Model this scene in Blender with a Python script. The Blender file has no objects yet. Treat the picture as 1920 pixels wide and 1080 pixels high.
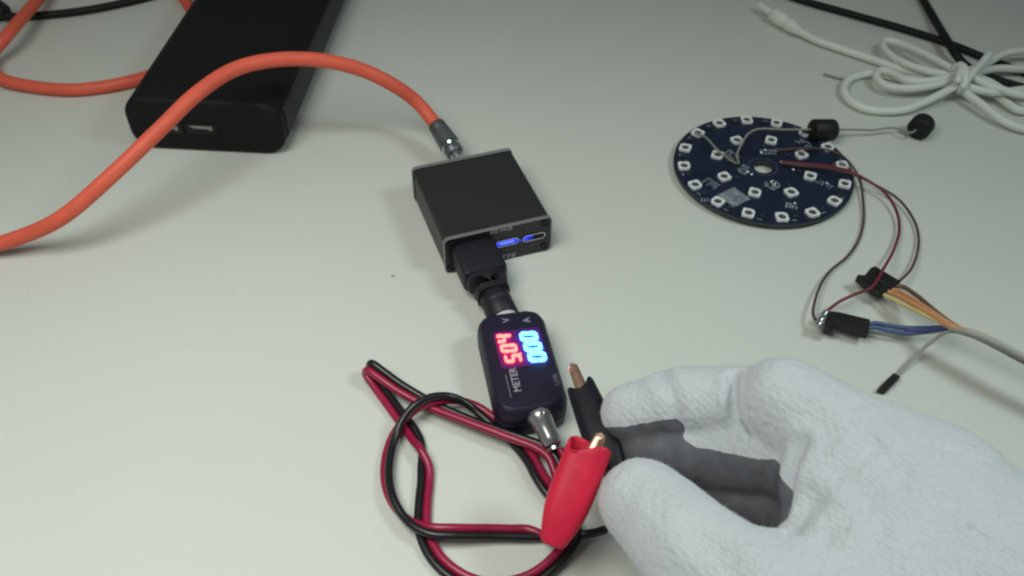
import bpy, bmesh, math, random
import numpy as np
from mathutils import Vector, Matrix
random.seed(7); RNG = np.random.default_rng(7)
SC = bpy.context.scene
COL = SC.collection
S = 0.001                                   # everything below is written in millimetres
R = math.radians

# ------------------------------------------------------------------ camera, world, lamps, exposure
CAM_H, CAM_F, CAM_P, CAM_R = 230.0, 1700.0, R(44.75), R(0.9)
cd = bpy.data.cameras.new('camera'); cam = bpy.data.objects.new('camera', cd); COL.objects.link(cam)
cd.sensor_width = 36.0; cd.lens = 36.0 * CAM_F / 1920.0
cd.clip_start = 0.005; cd.clip_end = 20.0
cam.matrix_world = Matrix.Translation((0, 0, CAM_H * S)) @ Matrix.Rotation(R(90) - CAM_P, 4, 'X') @ Matrix.Rotation(CAM_R, 4, 'Z')
cd.dof.use_dof = True; cd.dof.focus_distance = 0.285; cd.dof.aperture_fstop = 22.0
SC.camera = cam
w = bpy.data.worlds.new('World'); SC.world = w; w.use_nodes = True
bg = w.node_tree.nodes['Background']; bg.inputs[0].default_value = (0.86, 0.93, 0.90, 1); bg.inputs[1].default_value = 0.12

def lamp(name, loc, target, size, power, color):
    ld = bpy.data.lights.new(name, 'AREA'); ld.shape = 'DISK'; ld.size = size; ld.energy = power; ld.color = color
    ld.spread = R(130)
    o = bpy.data.objects.new(name, ld); COL.objects.link(o)
    o.location = Vector(loc) * S
    o.rotation_euler = (Vector(target) - Vector(loc)).to_track_quat('-Z', 'Y').to_euler()
    return o
lamp('overhead_lamp', (-140, 85, 365), (-100, 125, 0), 0.26, 0.67, (0.985, 1.0, 0.93))  # unseen main lamp, set low above the left of the desk
lamp('right_lamp', (320, 170, 400), (30, 80, 0), 0.13, 0.40, (0.86, 1.0, 0.99))  # unseen lamp on the right, read from shadows falling left
SC.cycles.filter_width = 2.3
SC.view_settings.view_transform = 'Standard'; SC.view_settings.look = 'None'
SC.view_settings.exposure = 0.0; SC.view_settings.gamma = 1.0

# ------------------------------------------------------------------ measuring: pixel of the photograph + height -> point on the desk
_fw = np.array([0, math.cos(CAM_P), -math.sin(CAM_P)]); _up = np.array([0, math.sin(CAM_P), math.cos(CAM_P)]); _rt = np.array([1., 0, 0])
_r2 = math.cos(CAM_R) * _rt + math.sin(CAM_R) * _up; _u2 = -math.sin(CAM_R) * _rt + math.cos(CAM_R) * _up
def U(px, py, z=0.0):
    d = _fw + _r2 * (px - 960) / CAM_F + _u2 * (540 - py) / CAM_F
    return np.array([0, 0, CAM_H]) + d * ((z - CAM_H) / d[2])

# ------------------------------------------------------------------ materials
def mat(name, color, rough=0.5, metal=0.0, spec=0.5, noise=0.0, nscale=300.0, bump=0.0, bscale=900.0, sheen=0.0,
        emit=None, estr=0.0, trans=0.0, coat=0.0, sss=0.0, alt=None):
    m = bpy.data.materials.new(name); m.use_nodes = True
    nt = m.node_tree; b = nt.nodes['Principled BSDF']
    b.inputs['Base Color'].default_value = (*color, 1); b.inputs['Roughness'].default_value = rough
    b.inputs['Metallic'].default_value = metal; b.inputs['Specular IOR Level'].default_value = spec
    b.inputs['Sheen Weight'].default_value = sheen; b.inputs['Transmission Weight'].default_value = trans
    b.inputs['Coat Weight'].default_value = coat
    if sss: b.inputs['Subsurface Weight'].default_value = sss; b.inputs['Subsurface Scale'].default_value = 0.002
    if emit: b.inputs['Emission Color'].default_value = (*emit, 1); b.inputs['Emission Strength'].default_value = estr
    tc = nt.nodes.new('ShaderNodeTexCoord')
    if noise or alt:
        n = nt.nodes.new('ShaderNodeTexNoise'); n.inputs['Scale'].default_value = nscale; n.inputs['Detail'].default_value = 5
        nt.links.new(tc.outputs['Object'], n.inputs['Vector'])
        mx = nt.nodes.new('ShaderNodeMix'); mx.data_type = 'RGBA'
        c2 = alt if alt else tuple(max(0, c * (1 - noise)) for c in color)
        c1 = color if alt else tuple(min(1, c * (1 + noise)) for c in color)
        mx.inputs['A'].default_value = (*c1, 1); mx.inputs['B'].default_value = (*c2, 1)
        rp = nt.nodes.new('ShaderNodeMapRange'); rp.inputs[1].default_value = 0.35; rp.inputs[2].default_value = 0.65
        nt.links.new(n.outputs['Fac'], rp.inputs[0]); nt.links.new(rp.outputs[0], mx.inputs['Factor'])
        nt.links.new(mx.outputs['Result'], b.inputs['Base Color'])
    if bump:
        n2 = nt.nodes.new('ShaderNodeTexNoise'); n2.inputs['Scale'].default_value = bscale; n2.inputs['Detail'].default_value = 4
        nt.links.new(tc.outputs['Object'], n2.inputs['Vector'])
        bp = nt.nodes.new('ShaderNodeBump'); bp.inputs['Strength'].default_value = bump; bp.inputs['Distance'].default_value = 0.0004
        nt.links.new(n2.outputs['Fac'], bp.inputs['Height']); nt.links.new(bp.outputs['Normal'], b.inputs['Normal'])
    return m

M = {}
M['desk'] = mat('desk_laminate', (0.60, 0.625, 0.575), 0.45, spec=0.35, noise=0.008, nscale=22, bump=0.04, bscale=700)
def wear_desk(m):
    """dull patches, dust and faint rubbed marks of a used laminate top"""
    nt = m.node_tree; b = nt.nodes['Principled BSDF']; tc = nt.nodes.new('ShaderNodeTexCoord')
    n = nt.nodes.new('ShaderNodeTexNoise'); n.inputs['Scale'].default_value = 14; n.inputs['Detail'].default_value = 6; n.inputs['Roughness'].default_value = 0.65
    nt.links.new(tc.outputs['Object'], n.inputs['Vector'])
    r = nt.nodes.new('ShaderNodeMapRange'); r.inputs[1].default_value = 0.3; r.inputs[2].default_value = 0.7; r.inputs[3].default_value = 0.36; r.inputs[4].default_value = 0.56
    nt.links.new(n.outputs['Fac'], r.inputs[0]); nt.links.new(r.outputs[0], b.inputs['Roughness'])
    old = b.inputs['Base Color'].links[0].from_socket
    d = nt.nodes.new('ShaderNodeTexNoise'); d.inputs['Scale'].default_value = 260; d.inputs['Detail'].default_value = 3; nt.links.new(tc.outputs['Object'], d.inputs['Vector'])
    dr = nt.nodes.new('ShaderNodeMapRange'); dr.inputs[1].default_value = 0.70; dr.inputs[2].default_value = 0.80; dr.inputs[3].default_value = 0.0; dr.inputs[4].default_value = 0.28
    nt.links.new(d.outputs['Fac'], dr.inputs[0])
    mx = nt.nodes.new('ShaderNodeMix'); mx.data_type = 'RGBA'; mx.inputs['B'].default_value = (0.40, 0.40, 0.36, 1)
    nt.links.new(old, mx.inputs['A']); nt.links.new(dr.outputs[0], mx.inputs['Factor']); nt.links.new(mx.outputs['Result'], b.inputs['Base Color'])
wear_desk(M['desk'])
M['hub'] = mat('black_anodised', (0.021, 0.020, 0.022), 0.45, metal=0.0, spec=0.5, bump=0.10, bscale=6000)
M['hub_panel'] = mat('hub_panel', (0.010, 0.012, 0.014), 0.35)
M['hub_edge'] = mat('panel_edge', (0.22, 0.21, 0.205), 0.4, metal=0.3)
M['screw'] = mat('dark_screw', (0.03, 0.03, 0.03), 0.35, metal=0.7)
M['print'] = mat('white_print', (0.31, 0.31, 0.35), 0.6)
M['faint_print'] = mat('faint_print', (0.13, 0.13, 0.17), 0.6)
M['port'] = mat('port_metal', (0.62, 0.62, 0.66), 0.22, metal=1.0)
M['blue_led'] = mat('blue_led', (0.02, 0.03, 0.3), 0.4, emit=(0.012, 0.03, 1.0), estr=1.1)
M['blue_dim'] = mat('blue_led_dim', (0.02, 0.02, 0.1), 0.4, emit=(0.08, 0.14, 1.0), estr=2.2)
M['white_emitter'] = mat('white_emitter', (0.8, 0.9, 1), 0.3, emit=(0.75, 0.9, 1.0), estr=5.0)
M['orange'] = mat('orange_sheath', (0.71, 0.118, 0.068), 0.5, spec=0.35, noise=0.05, nscale=160)
M['gunmetal'] = mat('gunmetal', (0.12, 0.135, 0.14), 0.36, metal=0.45)
M['gun_dark'] = mat('gunmetal_dark', (0.075, 0.078, 0.075), 0.5, metal=0.3)
M['chrome'] = mat('bright_metal', (0.55, 0.6, 0.63), 0.2, metal=1.0)
M['bank'] = mat('black_plastic', (0.0055, 0.0052, 0.0065), 0.62, spec=0.25, bump=0.1, bscale=4000)
M['bank_side'] = mat('bank_side_grey', (0.024, 0.026, 0.025), 0.6, spec=0.35, bump=0.1, bscale=4000)
M['port_grey'] = mat('port_tongue', (0.22, 0.24, 0.21), 0.45)
M['void'] = mat('socket_dark', (0.004, 0.004, 0.004), 0.7)
M['cord'] = mat('black_cord', (0.006, 0.008, 0.007), 0.6, spec=0.3, bump=0.2, bscale=2500)
M['meter'] = mat('meter_case', (0.0115, 0.0100, 0.026), 0.48, spec=0.4, bump=0.08, bscale=5000)
M['meter_win'] = mat('meter_window', (0.085, 0.009, 0.13), 0.6, spec=0.3)
M['red_seg'] = mat('red_segment', (0.5, 0.05, 0.08), 0.4, emit=(1.0, 0.050, 0.038), estr=11.5)
M['cyan_seg'] = mat('cyan_segment', (0.1, 0.4, 0.5), 0.4, emit=(0.045, 0.32, 1.0), estr=10.0)
M['plug'] = mat('black_moulding', (0.012, 0.011, 0.016), 0.5, spec=0.4, bump=0.1, bscale=3000)
M['gland'] = mat('smoked_clear', (0.42, 0.43, 0.43), 0.20, metal=0.75, spec=0.7, coat=0.5)
M['white_ring'] = mat('pale_collar', (0.55, 0.55, 0.58), 0.4)
M['wire_red'] = mat('red_wire', (0.30, 0.010, 0.050), 0.32, spec=0.5, noise=0.08, nscale=200)
M['wire_black'] = mat('black_wire', (0.010, 0.010, 0.011), 0.32, spec=0.5)
M['sleeve_red'] = mat('red_sleeve', (0.60, 0.014, 0.050), 0.48, spec=0.35, sss=0.15, noise=0.09, nscale=130, bump=0.25, bscale=350)
M['sleeve_black'] = mat('black_sleeve', (0.0075, 0.0068, 0.011), 0.5, spec=0.3, bump=0.25, bscale=350)
M['copper'] = mat('copper_jaw', (0.60, 0.36, 0.27), 0.30, metal=0.85, noise=0.15, nscale=400)
M['pcb'] = mat('navy_solder_mask', (0.0060, 0.0125, 0.034), 0.42, spec=0.45, noise=0.2, nscale=180)
M['pcb_edge'] = mat('pcb_edge', (0.028, 0.036, 0.034), 0.6)
M['led_white'] = mat('led_package', (0.76, 0.78, 0.81), 0.45)
M['led_lens'] = mat('led_lens', (0.20, 0.215, 0.185), 0.25, alt=(0.11, 0.125, 0.11), nscale=900)
M['silver'] = mat('solder', (0.45, 0.47, 0.5), 0.3, metal=0.9)
M['silk'] = mat('silkscreen', (0.34, 0.37, 0.43), 0.6)
M['silk_dim'] = mat('silkscreen_dim', (0.07, 0.085, 0.12), 0.6)
M['smd'] = mat('smd_body', (0.035, 0.038, 0.045), 0.5)
M['chip_label'] = mat('grey_square', (0.27, 0.30, 0.33), 0.6, alt=(0.13, 0.15, 0.18), nscale=520)
M['brown_wire'] = mat('brown_wire', (0.075, 0.040, 0.034), 0.45)
M['pcb_red'] = mat('pcb_red_wire', (0.15, 0.012, 0.028), 0.45)
M['grey_wire'] = mat('grey_wire', (0.24, 0.25, 0.22), 0.4, spec=0.4)
M['bead'] = mat('black_bead', (0.0055, 0.0065, 0.006), 0.55, spec=0.4, bump=0.15, bscale=3000)
M['dupont'] = mat('dupont_plastic', (0.0085, 0.0085, 0.0085), 0.5, spec=0.4)
M['w_yellow'] = mat('yellow_wire', (0.62, 0.52, 0.22), 0.45)
M['w_orange'] = mat('orange_wire', (0.56, 0.27, 0.13), 0.45)
M['w_brown'] = mat('brown_ribbon_wire', (0.13, 0.085, 0.06), 0.45)
M['w_blue'] = mat('blue_wire', (0.055, 0.10, 0.21), 0.45)
M['w_purple'] = mat('purple_wire', (0.06, 0.05, 0.19), 0.45)
M['w_grey'] = mat('grey_ribbon_wire', (0.30, 0.30, 0.27), 0.5)
M['w_white'] = mat('white_ribbon_wire', (0.46, 0.47, 0.43), 0.5)
M['white_cord'] = mat('white_cord', (0.70, 0.735, 0.675), 0.5, spec=0.3, noise=0.03, nscale=120)
M['palm'] = mat('grey_coating', (0.112, 0.117, 0.130), 0.7, spec=0.3, noise=0.12, nscale=250, bump=0.35, bscale=900)

def knit_material():
    m = bpy.data.materials.new('knit_fabric'); m.use_nodes = True; nt = m.node_tree; b = nt.nodes['Principled BSDF']
    b.inputs['Roughness'].default_value = 0.95; b.inputs['Specular IOR Level'].default_value = 0.1
    b.inputs['Sheen Weight'].default_value = 0.25; b.inputs['Sheen Roughness'].default_value = 0.6
    tc = nt.nodes.new('ShaderNodeTexCoord')
    mp = nt.nodes.new('ShaderNodeMapping'); mp.inputs['Rotation'].default_value = (0.2, 0.3, R(35)); mp.inputs['Scale'].default_value = (1.0, 0.6, 1.0)
    nt.links.new(tc.outputs['Object'], mp.inputs['Vector'])
    vo = nt.nodes.new('ShaderNodeTexVoronoi'); vo.inputs['Scale'].default_value = 700
    nt.links.new(mp.outputs['Vector'], vo.inputs['Vector'])
    n1 = nt.nodes.new('ShaderNodeTexNoise'); n1.inputs['Scale'].default_value = 90; n1.inputs['Detail'].default_value = 4
    n2 = nt.nodes.new('ShaderNodeTexNoise'); n2.inputs['Scale'].default_value = 420; n2.inputs['Detail'].default_value = 6
    for n in (n1, n2): nt.links.new(tc.outputs['Object'], n.inputs['Vector'])
    # loose stitches let the dark inside through: small specks, denser in patches
    mr = nt.nodes.new('ShaderNodeMapRange'); mr.inputs[1].default_value = 0.60; mr.inputs[2].default_value = 0.72
    nt.links.new(n2.outputs['Fac'], mr.inputs[0])
    mr2 = nt.nodes.new('ShaderNodeMapRange'); mr2.inputs[1].default_value = 0.42; mr2.inputs[2].default_value = 0.68
    nt.links.new(n1.outputs['Fac'], mr2.inputs[0])
    mul = nt.nodes.new('ShaderNodeMath'); mul.operation = 'MULTIPLY'; nt.links.new(mr.outputs[0], mul.inputs[0]); nt.links.new(mr2.outputs[0], mul.inputs[1])
    mul2 = nt.nodes.new('ShaderNodeMath'); mul2.operation = 'MULTIPLY'; mul2.inputs[1].default_value = 0.42; nt.links.new(mul.outputs[0], mul2.inputs[0])
    mx0 = nt.nodes.new('ShaderNodeMix'); mx0.data_type = 'RGBA'
    mx0.inputs['A'].default_value = (0.545, 0.58, 0.605, 1); mx0.inputs['B'].default_value = (0.485, 0.52, 0.545, 1)
    nt.links.new(n1.outputs['Fac'], mx0.inputs['Factor'])
    mx = nt.nodes.new('ShaderNodeMix'); mx.data_type = 'RGBA'; mx.inputs['B'].default_value = (0.30, 0.33, 0.35, 1)
    nt.links.new(mx0.outputs['Result'], mx.inputs['A']); nt.links.new(mul2.outputs[0], mx.inputs['Factor'])
    nt.links.new(mx.outputs['Result'], b.inputs['Base Color'])
    bp1 = nt.nodes.new('ShaderNodeBump'); bp1.inputs['Strength'].default_value = 0.5; bp1.inputs['Distance'].default_value = 0.0005
    nt.links.new(vo.outputs['Distance'], bp1.inputs['Height'])
    mp3 = nt.nodes.new('ShaderNodeMapping'); mp3.inputs['Rotation'].default_value = (0.5, 0.35, R(-38))
    nt.links.new(tc.outputs['Object'], mp3.inputs['Vector'])
    wv = nt.nodes.new('ShaderNodeTexWave'); wv.wave_type = 'BANDS'; wv.bands_direction = 'X'; wv.inputs['Scale'].default_value = 270; wv.inputs['Distortion'].default_value = 3.0
    wv.inputs['Detail'].default_value = 3; wv.inputs['Detail Scale'].default_value = 2.2; nt.links.new(mp3.outputs['Vector'], wv.inputs['Vector'])
    bp3 = nt.nodes.new('ShaderNodeBump'); bp3.inputs['Strength'].default_value = 0.16; bp3.inputs['Distance'].default_value = 0.0006
    nt.links.new(wv.outputs['Fac'], bp3.inputs['Height']); nt.links.new(bp3.outputs['Normal'], bp1.inputs['Normal'])
    bp2 = nt.nodes.new('ShaderNodeBump'); bp2.inputs['Strength'].default_value = 0.2; bp2.inputs['Distance'].default_value = 0.0012
    nt.links.new(n2.outputs['Fac'], bp2.inputs['Height']); nt.links.new(bp1.outputs['Normal'], bp2.inputs['Normal'])
    nt.links.new(bp2.outputs['Normal'], b.inputs['Normal'])
    return m
M['knit'] = knit_material()
M['fuzz'] = mat('knit_fuzz', (0.56, 0.60, 0.63), 0.9, spec=0.1)

# ------------------------------------------------------------------ builders
def thing(name, label, cat, base, group=None):
    o = bpy.data.objects.new(name, None); COL.objects.link(o)
    o.location = Vector(base) * S; o.empty_display_size = 0.005
    o['label'] = label; o['category'] = cat
    if group: o['group'] = group
    return o
def tag(o, label=None, cat=None, kind=None, group=None):
    for k, v in (('label', label), ('category', cat), ('kind', kind), ('group', group)):
        if v: o[k] = v
    return o
def root_loc(o):
    p = Vector((0, 0, 0))
    while o is not None: p = p + o.location; o = o.parent
    return np.array(p)
def add(name, V, F, m, parent=None, smooth=True, bevel=0.0, seg=2, angle=35, sub=0, base=None, fmat=None):
    """one mesh object from vertices in world millimetres"""
    V = np.asarray(V, float) * S
    off = root_loc(parent) if parent is not None else np.zeros(3)
    if base is not None: off = np.asarray(base, float) * S
    me = bpy.data.meshes.new(name); me.from_pydata([tuple(v) for v in (V - off)], [], [tuple(int(i) for i in f) for f in F])
    for mm in (m if isinstance(m, (list, tuple)) else [m]): me.materials.append(mm)
    if fmat is not None: me.polygons.foreach_set('material_index', np.asarray(fmat, np.int32))
    bm = bmesh.new(); bm.from_mesh(me); bmesh.ops.recalc_face_normals(bm, faces=bm.faces[:]); bm.to_mesh(me); bm.free()
    o = bpy.data.objects.new(name, me); COL.objects.link(o)
    if parent is not None: o.parent = parent
    if base is not None: o.location = tuple(off - (root_loc(parent) if parent is not None else 0))
    if smooth:
        me.shade_smooth()
        me.set_sharp_from_angle(angle=R(angle))
    if bevel:
        b = o.modifiers.new('bevel', 'BEVEL'); b.width = bevel * S; b.segments = seg; b.limit_method = 'ANGLE'; b.angle_limit = R(30)
        me.shade_smooth(); b.harden_normals = False
    if sub:
        s = o.modifiers.new('sub', 'SUBSURF'); s.levels = sub; s.render_levels = sub
    return o
class Frame:
    def __init__(s, o, ang, tilt=0.0):
        s.o = np.array(o, float); s.x = np.array([math.cos(ang), math.sin(ang), 0]); s.y = np.array([-math.sin(ang), math.cos(ang), 0]); s.z = np.array([0, 0, 1.])
    def __call__(s, P):
        P = np.atleast_2d(np.asarray(P, float)); return s.o + P[:, :1] * s.x + P[:, 1:2] * s.y + P[:, 2:3] * s.z
    def inv(s, p):
        d = np.asarray(p, float) - s.o; return np.array([d @ s.x, d @ s.y, d @ s.z])
class Axes(Frame):
    def __init__(s, o, x, y, z):
        s.o = np.array(o, float); s.x, s.y, s.z = [np.array(a, float) / np.linalg.norm(a) for a in (x, y, z)]
W0 = Frame((0, 0, 0), 0)
def rrect(w, h, r, n=5, cx=0.0, cy=0.0):
    out = []
    for (sx, sy, a0) in ((1, 1, 0), (-1, 1, 90), (-1, -1, 180), (1, -1, 270)):
        for k in range(n + 1):
            a = R(a0 + 90.0 * k / n); out.append((cx + sx * (w / 2 - r) + r * math.cos(a), cy + sy * (h / 2 - r) + r * math.sin(a)))
    return out
def ngon(r, n=24, cx=0, cy=0, ry=None):
    return [(cx + r * math.cos(2 * math.pi * k / n), cy + (ry or r) * math.sin(2 * math.pi * k / n)) for k in range(n)]
def prism(fr, outline, z0, z1):
    n = len(outline)
    V = np.vstack([fr([(x, y, z0) for x, y in outline]), fr([(x, y, z1) for x, y in outline])])
    F = [list(range(n))[::-1], list(range(n, 2 * n))] + [[k, (k + 1) % n, n + (k + 1) % n, n + k] for k in range(n)]
    return V, F
def boxvf(fr, x0, x1, y0, y1, z0, z1): return prism(fr, [(x0, y0), (x1, y0), (x1, y1), (x0, y1)], z0, z1)
def join(*vf):
    V, F = [], []; n = 0
    for v, f in vf:
        V.append(np.asarray(v)); F += [[i + n for i in q] for q in f]; n += len(v)
    return np.vstack(V), F
def ringprism(fr, outer, inner, z0, z1):
    n = len(outer)
    V = np.vstack([fr([(x, y, z) for x, y in o]) for z in (z0, z1) for o in (outer, inner)])
    F = []
    for k in range(n):
        j = (k + 1) % n
        F += [[2 * n + k, 2 * n + j, 3 * n + j, 3 * n + k], [k, n + k, n + j, j], [k, j, 2 * n + j, 2 * n + k], [n + k, 3 * n + k, 3 * n + j, n + j]]
    return V, F
def catmull(P, step=1.0, closed=False):
    P = np.asarray(P, float); n = len(P); out = []
    for i in range(n - 1):
        p0 = P[max(i - 1, 0)]; p1 = P[i]; p2 = P[i + 1]; p3 = P[min(i + 2, n - 1)]
        if i == 0: p0 = 2 * p1 - p2
        if i + 2 > n - 1: p3 = 2 * p2 - p1
        t0 = 0.0; d = lambda a, b: max(np.linalg.norm(a[:3] - b[:3]) ** 0.5, 1e-6)
        t1 = t0 + d(p0, p1); t2 = t1 + d(p1, p2); t3 = t2 + d(p2, p3)
        m = max(2, int(np.linalg.norm(p2[:3] - p1[:3]) / step))
        for k in range(m):
            t = t1 + (t2 - t1) * k / m
            A1 = (t1 - t) / (t1 - t0) * p0 + (t - t0) / (t1 - t0) * p1; A2 = (t2 - t) / (t2 - t1) * p1 + (t - t1) / (t2 - t1) * p2
            A3 = (t3 - t) / (t3 - t2) * p2 + (t - t2) / (t3 - t2) * p3
            B1 = (t2 - t) / (t2 - t0) * A1 + (t - t0) / (t2 - t0) * A2; B2 = (t3 - t) / (t3 - t1) * A2 + (t - t1) / (t3 - t1) * A3
            out.append((t2 - t) / (t2 - t1) * B1 + (t - t1) / (t2 - t1) * B2)
    out.append(P[-1]); return np.array(out)
def sweep(P, rad, nseg=12, cap=True):
    """round tube along a dense polyline; rad is a number or one value per point"""
    P = np.asarray(P, float); n = len(P); rad = np.broadcast_to(np.asarray(rad, float), (n,)).copy()
    T = np.gradient(P, axis=0); T /= np.linalg.norm(T, axis=1)[:, None] + 1e-12
    if cap:                                   # rounded ends
        r0, r1 = rad[0], rad[-1]
        hp = [P[0] - T[0] * r0 * a for a in (0.95, 0.7, 0.35)]; hr = [r0 * b for b in (0.3, 0.71, 0.94)]
        tp = [P[-1] + T[-1] * r1 * a for a in (0.35, 0.7, 0.95)]; tr = [r1 * b for b in (0.94, 0.71, 0.3)]
        P = np.vstack([hp, P, tp]); rad = np.concatenate([hr, rad, tr]); T = np.vstack([[T[0]] * 3, T, [T[-1]] * 3]); n = len(P)
    nrm = np.cross(T[0], [0, 0, 1.0]);
    if np.linalg.norm(nrm) < 1e-3: nrm = np.array([1., 0, 0])
    nrm /= np.linalg.norm(nrm)
    V = []
    for i in range(n):
        nrm = nrm - T[i] * (nrm @ T[i]); nrm /= np.linalg.norm(nrm); b = np.cross(T[i], nrm)
        for k in range(nseg):
            a = 2 * math.pi * k / nseg; V.append(P[i] + rad[i] * (math.cos(a) * nrm + math.sin(a) * b))
    F = []
    for i in range(n - 1):
        for k in range(nseg):
            j = (k + 1) % nseg; F.append([i * nseg + k, i * nseg + j, (i + 1) * nseg + j, (i + 1) * nseg + k])
    F.append(list(range(nseg))[::-1]); F.append([(n - 1) * nseg + k for k in range(nseg)])
    return np.array(V), F
def wire(name, pts, r, m, parent=None, step=1.2, nseg=10, world=False):
    P = np.array(pts, float) if world else np.array([U(*p) for p in pts])
    V, F = sweep(catmull(P, step), r, nseg)
    return add(name, V, F, m, parent, angle=60)
def lathe(fr_o, axis, prof, n=24):
    """prof: list of (distance along axis, radius)"""
    a = np.asarray(axis, float); a /= np.linalg.norm(a)
    s = np.cross(a, [0, 0, 1.]); s /= np.linalg.norm(s); t = np.cross(s, a)
    V, F = [], []
    for d, r in prof:
        for k in range(n):
            q = 2 * math.pi * k / n; V.append(np.asarray(fr_o) + a * d + r * (math.cos(q) * s + math.sin(q) * t))
    for i in range(len(prof) - 1):
        for k in range(n):
            j = (k + 1) % n; F.append([i * n + k, i * n + j, (i + 1) * n + j, (i + 1) * n + k])
    F.append(list(range(n))[::-1]); F.append([(len(prof) - 1) * n + k for k in range(n)])
    return np.array(V), F
def loft(secs, n=24, power=2.6, cap0=True, cap1=True, notch=None):
    """secs: (centre, u axis, v axis, half u, half v); superellipse rings"""
    V, F = [], []
    for i, (c, u, v, a, b) in enumerate(secs):
        for k in range(n):
            q = 2 * math.pi * k / n; cx, sy = math.cos(q), math.sin(q)
            x = a * math.copysign(abs(cx) ** (2 / power), cx); y = b * math.copysign(abs(sy) ** (2 / power), sy)
            p = np.asarray(c) + x * np.asarray(u) + y * np.asarray(v)
            if notch is not None: p = p + notch(i, q)
            V.append(p)
    for i in range(len(secs) - 1):
        for k in range(n):
            j = (k + 1) % n; F.append([i * n + k, i * n + j, (i + 1) * n + j, (i + 1) * n + k])
    if cap0: F.append(list(range(n))[::-1])
    if cap1: F.append([(len(secs) - 1) * n + k for k in range(n)])
    return np.array(V), F
def text(name, s, size, fr, m, parent, thick=0.06, bold=0.0, sx=1.0):
    """flat printed lettering centred on the frame's origin, in its x-y plane"""
    c = bpy.data.curves.new(name, 'FONT'); c.body = s; c.size = size; c.align_x = 'CENTER'; c.align_y = 'CENTER'; c.extrude = thick / 2; c.offset = bold
    c.resolution_u = 3
    t = bpy.data.objects.new(name + '_curve', c); COL.objects.link(t); bpy.context.view_layer.update()
    me = bpy.data.meshes.new_from_object(t.evaluated_get(bpy.context.evaluated_depsgraph_get()))
    V = np.array([v.co[:] for v in me.vertices]); F = [list(p.vertices) for p in me.polygons]
    bpy.data.objects.remove(t); bpy.data.curves.remove(c); bpy.data.meshes.remove(me)
    V[:, 0] *= sx
    return add(name, fr(V), F, m, parent, smooth=False)

# ------------------------------------------------------------------ the desk
n = 24; g = np.linspace(-1, 1, n + 1)
desk_fr = Frame((0, 600, 0), 0)
V, F = prism(desk_fr, rrect(1900, 1500, 12, 5), -25, 0.0)
tag(add('desk', V, F, M['desk'], bevel=1.5), kind='structure', label='pale greenish grey laminate desk top under everything')
V, F = prism(Frame(U(737, 518, 0), 0.4), [(-0.7, -0.3), (-0.2, -0.5), (0.6, -0.25), (0.75, 0.2), (0.1, 0.45), (-0.6, 0.2)], 0.02, 0.3)
tag(add('crumb', V, F, M['w_grey'], bevel=0.1), 'tiny grey speck lying alone on the bare desk left of the black hub', 'crumb')

# ------------------------------------------------------------------ black hub box
HF = Frame((-24.3, 238.7, 0.0), R(20.1)); HW, HD, HH = 41.0, 45.0, 16.4
hub = thing('usb_hub', 'small black metal hub box with two glowing blue sockets on its front', 'hub', HF((HW / 2, HD / 2, 0))[0])
def side_profile():
    w0, w1, z0, z1 = 0.5, HW - 0.5, 0.6, HH - 0.45
    P = [(w0 + 0.6, z0), (w1 - 0.6, z0), (w1, z0 + 0.6)]
    P += [(w1, z1 - 2.6), (w1 - 0.45, z1 - 2.3), (w1 - 0.45, z1 - 1.7), (w1, z1 - 1.4), (w1, z1 - 0.7), (w1 - 0.7, z1)]
    P += [(w0 + 0.7, z1), (w0, z1 - 0.7), (w0, z1 - 1.4), (w0 + 0.45, z1 - 1.7), (w0 + 0.45, z1 - 2.3), (w0, z1 - 2.6), (w0, z0 + 0.6)]
    return P
VF = Axes(HF.o, HF.x, HF.z, -HF.y)           # x across, y up, z towards the viewer
V, F = prism(VF, side_profile(), -(HD - 1.6), -1.6)
add('case', V, F, M['hub'], hub, bevel=0.22, seg=2)
def plate(name, z0, z1):
    o = rrect(HW, HH, 2.0, 4, HW / 2, HH / 2 )
    V, F = prism(VF, o, z0, z1)
    fm = [1 if len(f) == 4 else 0 for f in F]
    return add(name, V, F, [M['hub_panel'], M['hub_edge']], hub, bevel=0.18, seg=1, fmat=fm)
front = plate('front_panel', -1.6, 0.0); rear = plate('rear_panel', -HD, -(HD - 1.6))
for (cx, cz) in ((2.6, 2.7), (2.6, HH - 2.7), (HW - 2.6, 2.7), (HW - 2.6, HH - 2.7)):
    for zz, pl in ((0.0, front), (-HD, rear)):
        sgn = 1 if zz == 0 else -1
        a = ringprism(VF, ngon(1.55, 18, cx, cz), ngon(0.75, 18, cx, cz), min(zz + 0.02 * sgn, zz + 0.55 * sgn), max(zz + 0.02 * sgn, zz + 0.55 * sgn))
        b = prism(VF, ngon(0.74, 12, cx, cz), min(zz + 0.02 * sgn, zz + 0.2 * sgn), max(zz + 0.02 * sgn, zz + 0.2 * sgn))
        V, F = join(a, b); add('screw', V, F, M['screw'], pl, bevel=0.1, seg=1)
def hubpix(px, py):                            # the place on the front face that a pixel shows
    d = _fw + _r2 * (px - 960) / CAM_F + _u2 * (540 - py) / CAM_F
    o = np.array([0, 0, CAM_H]); t = ((HF.o - o) @ HF.y) / (d @ HF.y); q = o + d * t
    return (q - HF.o) @ HF.x, q[2]
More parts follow.
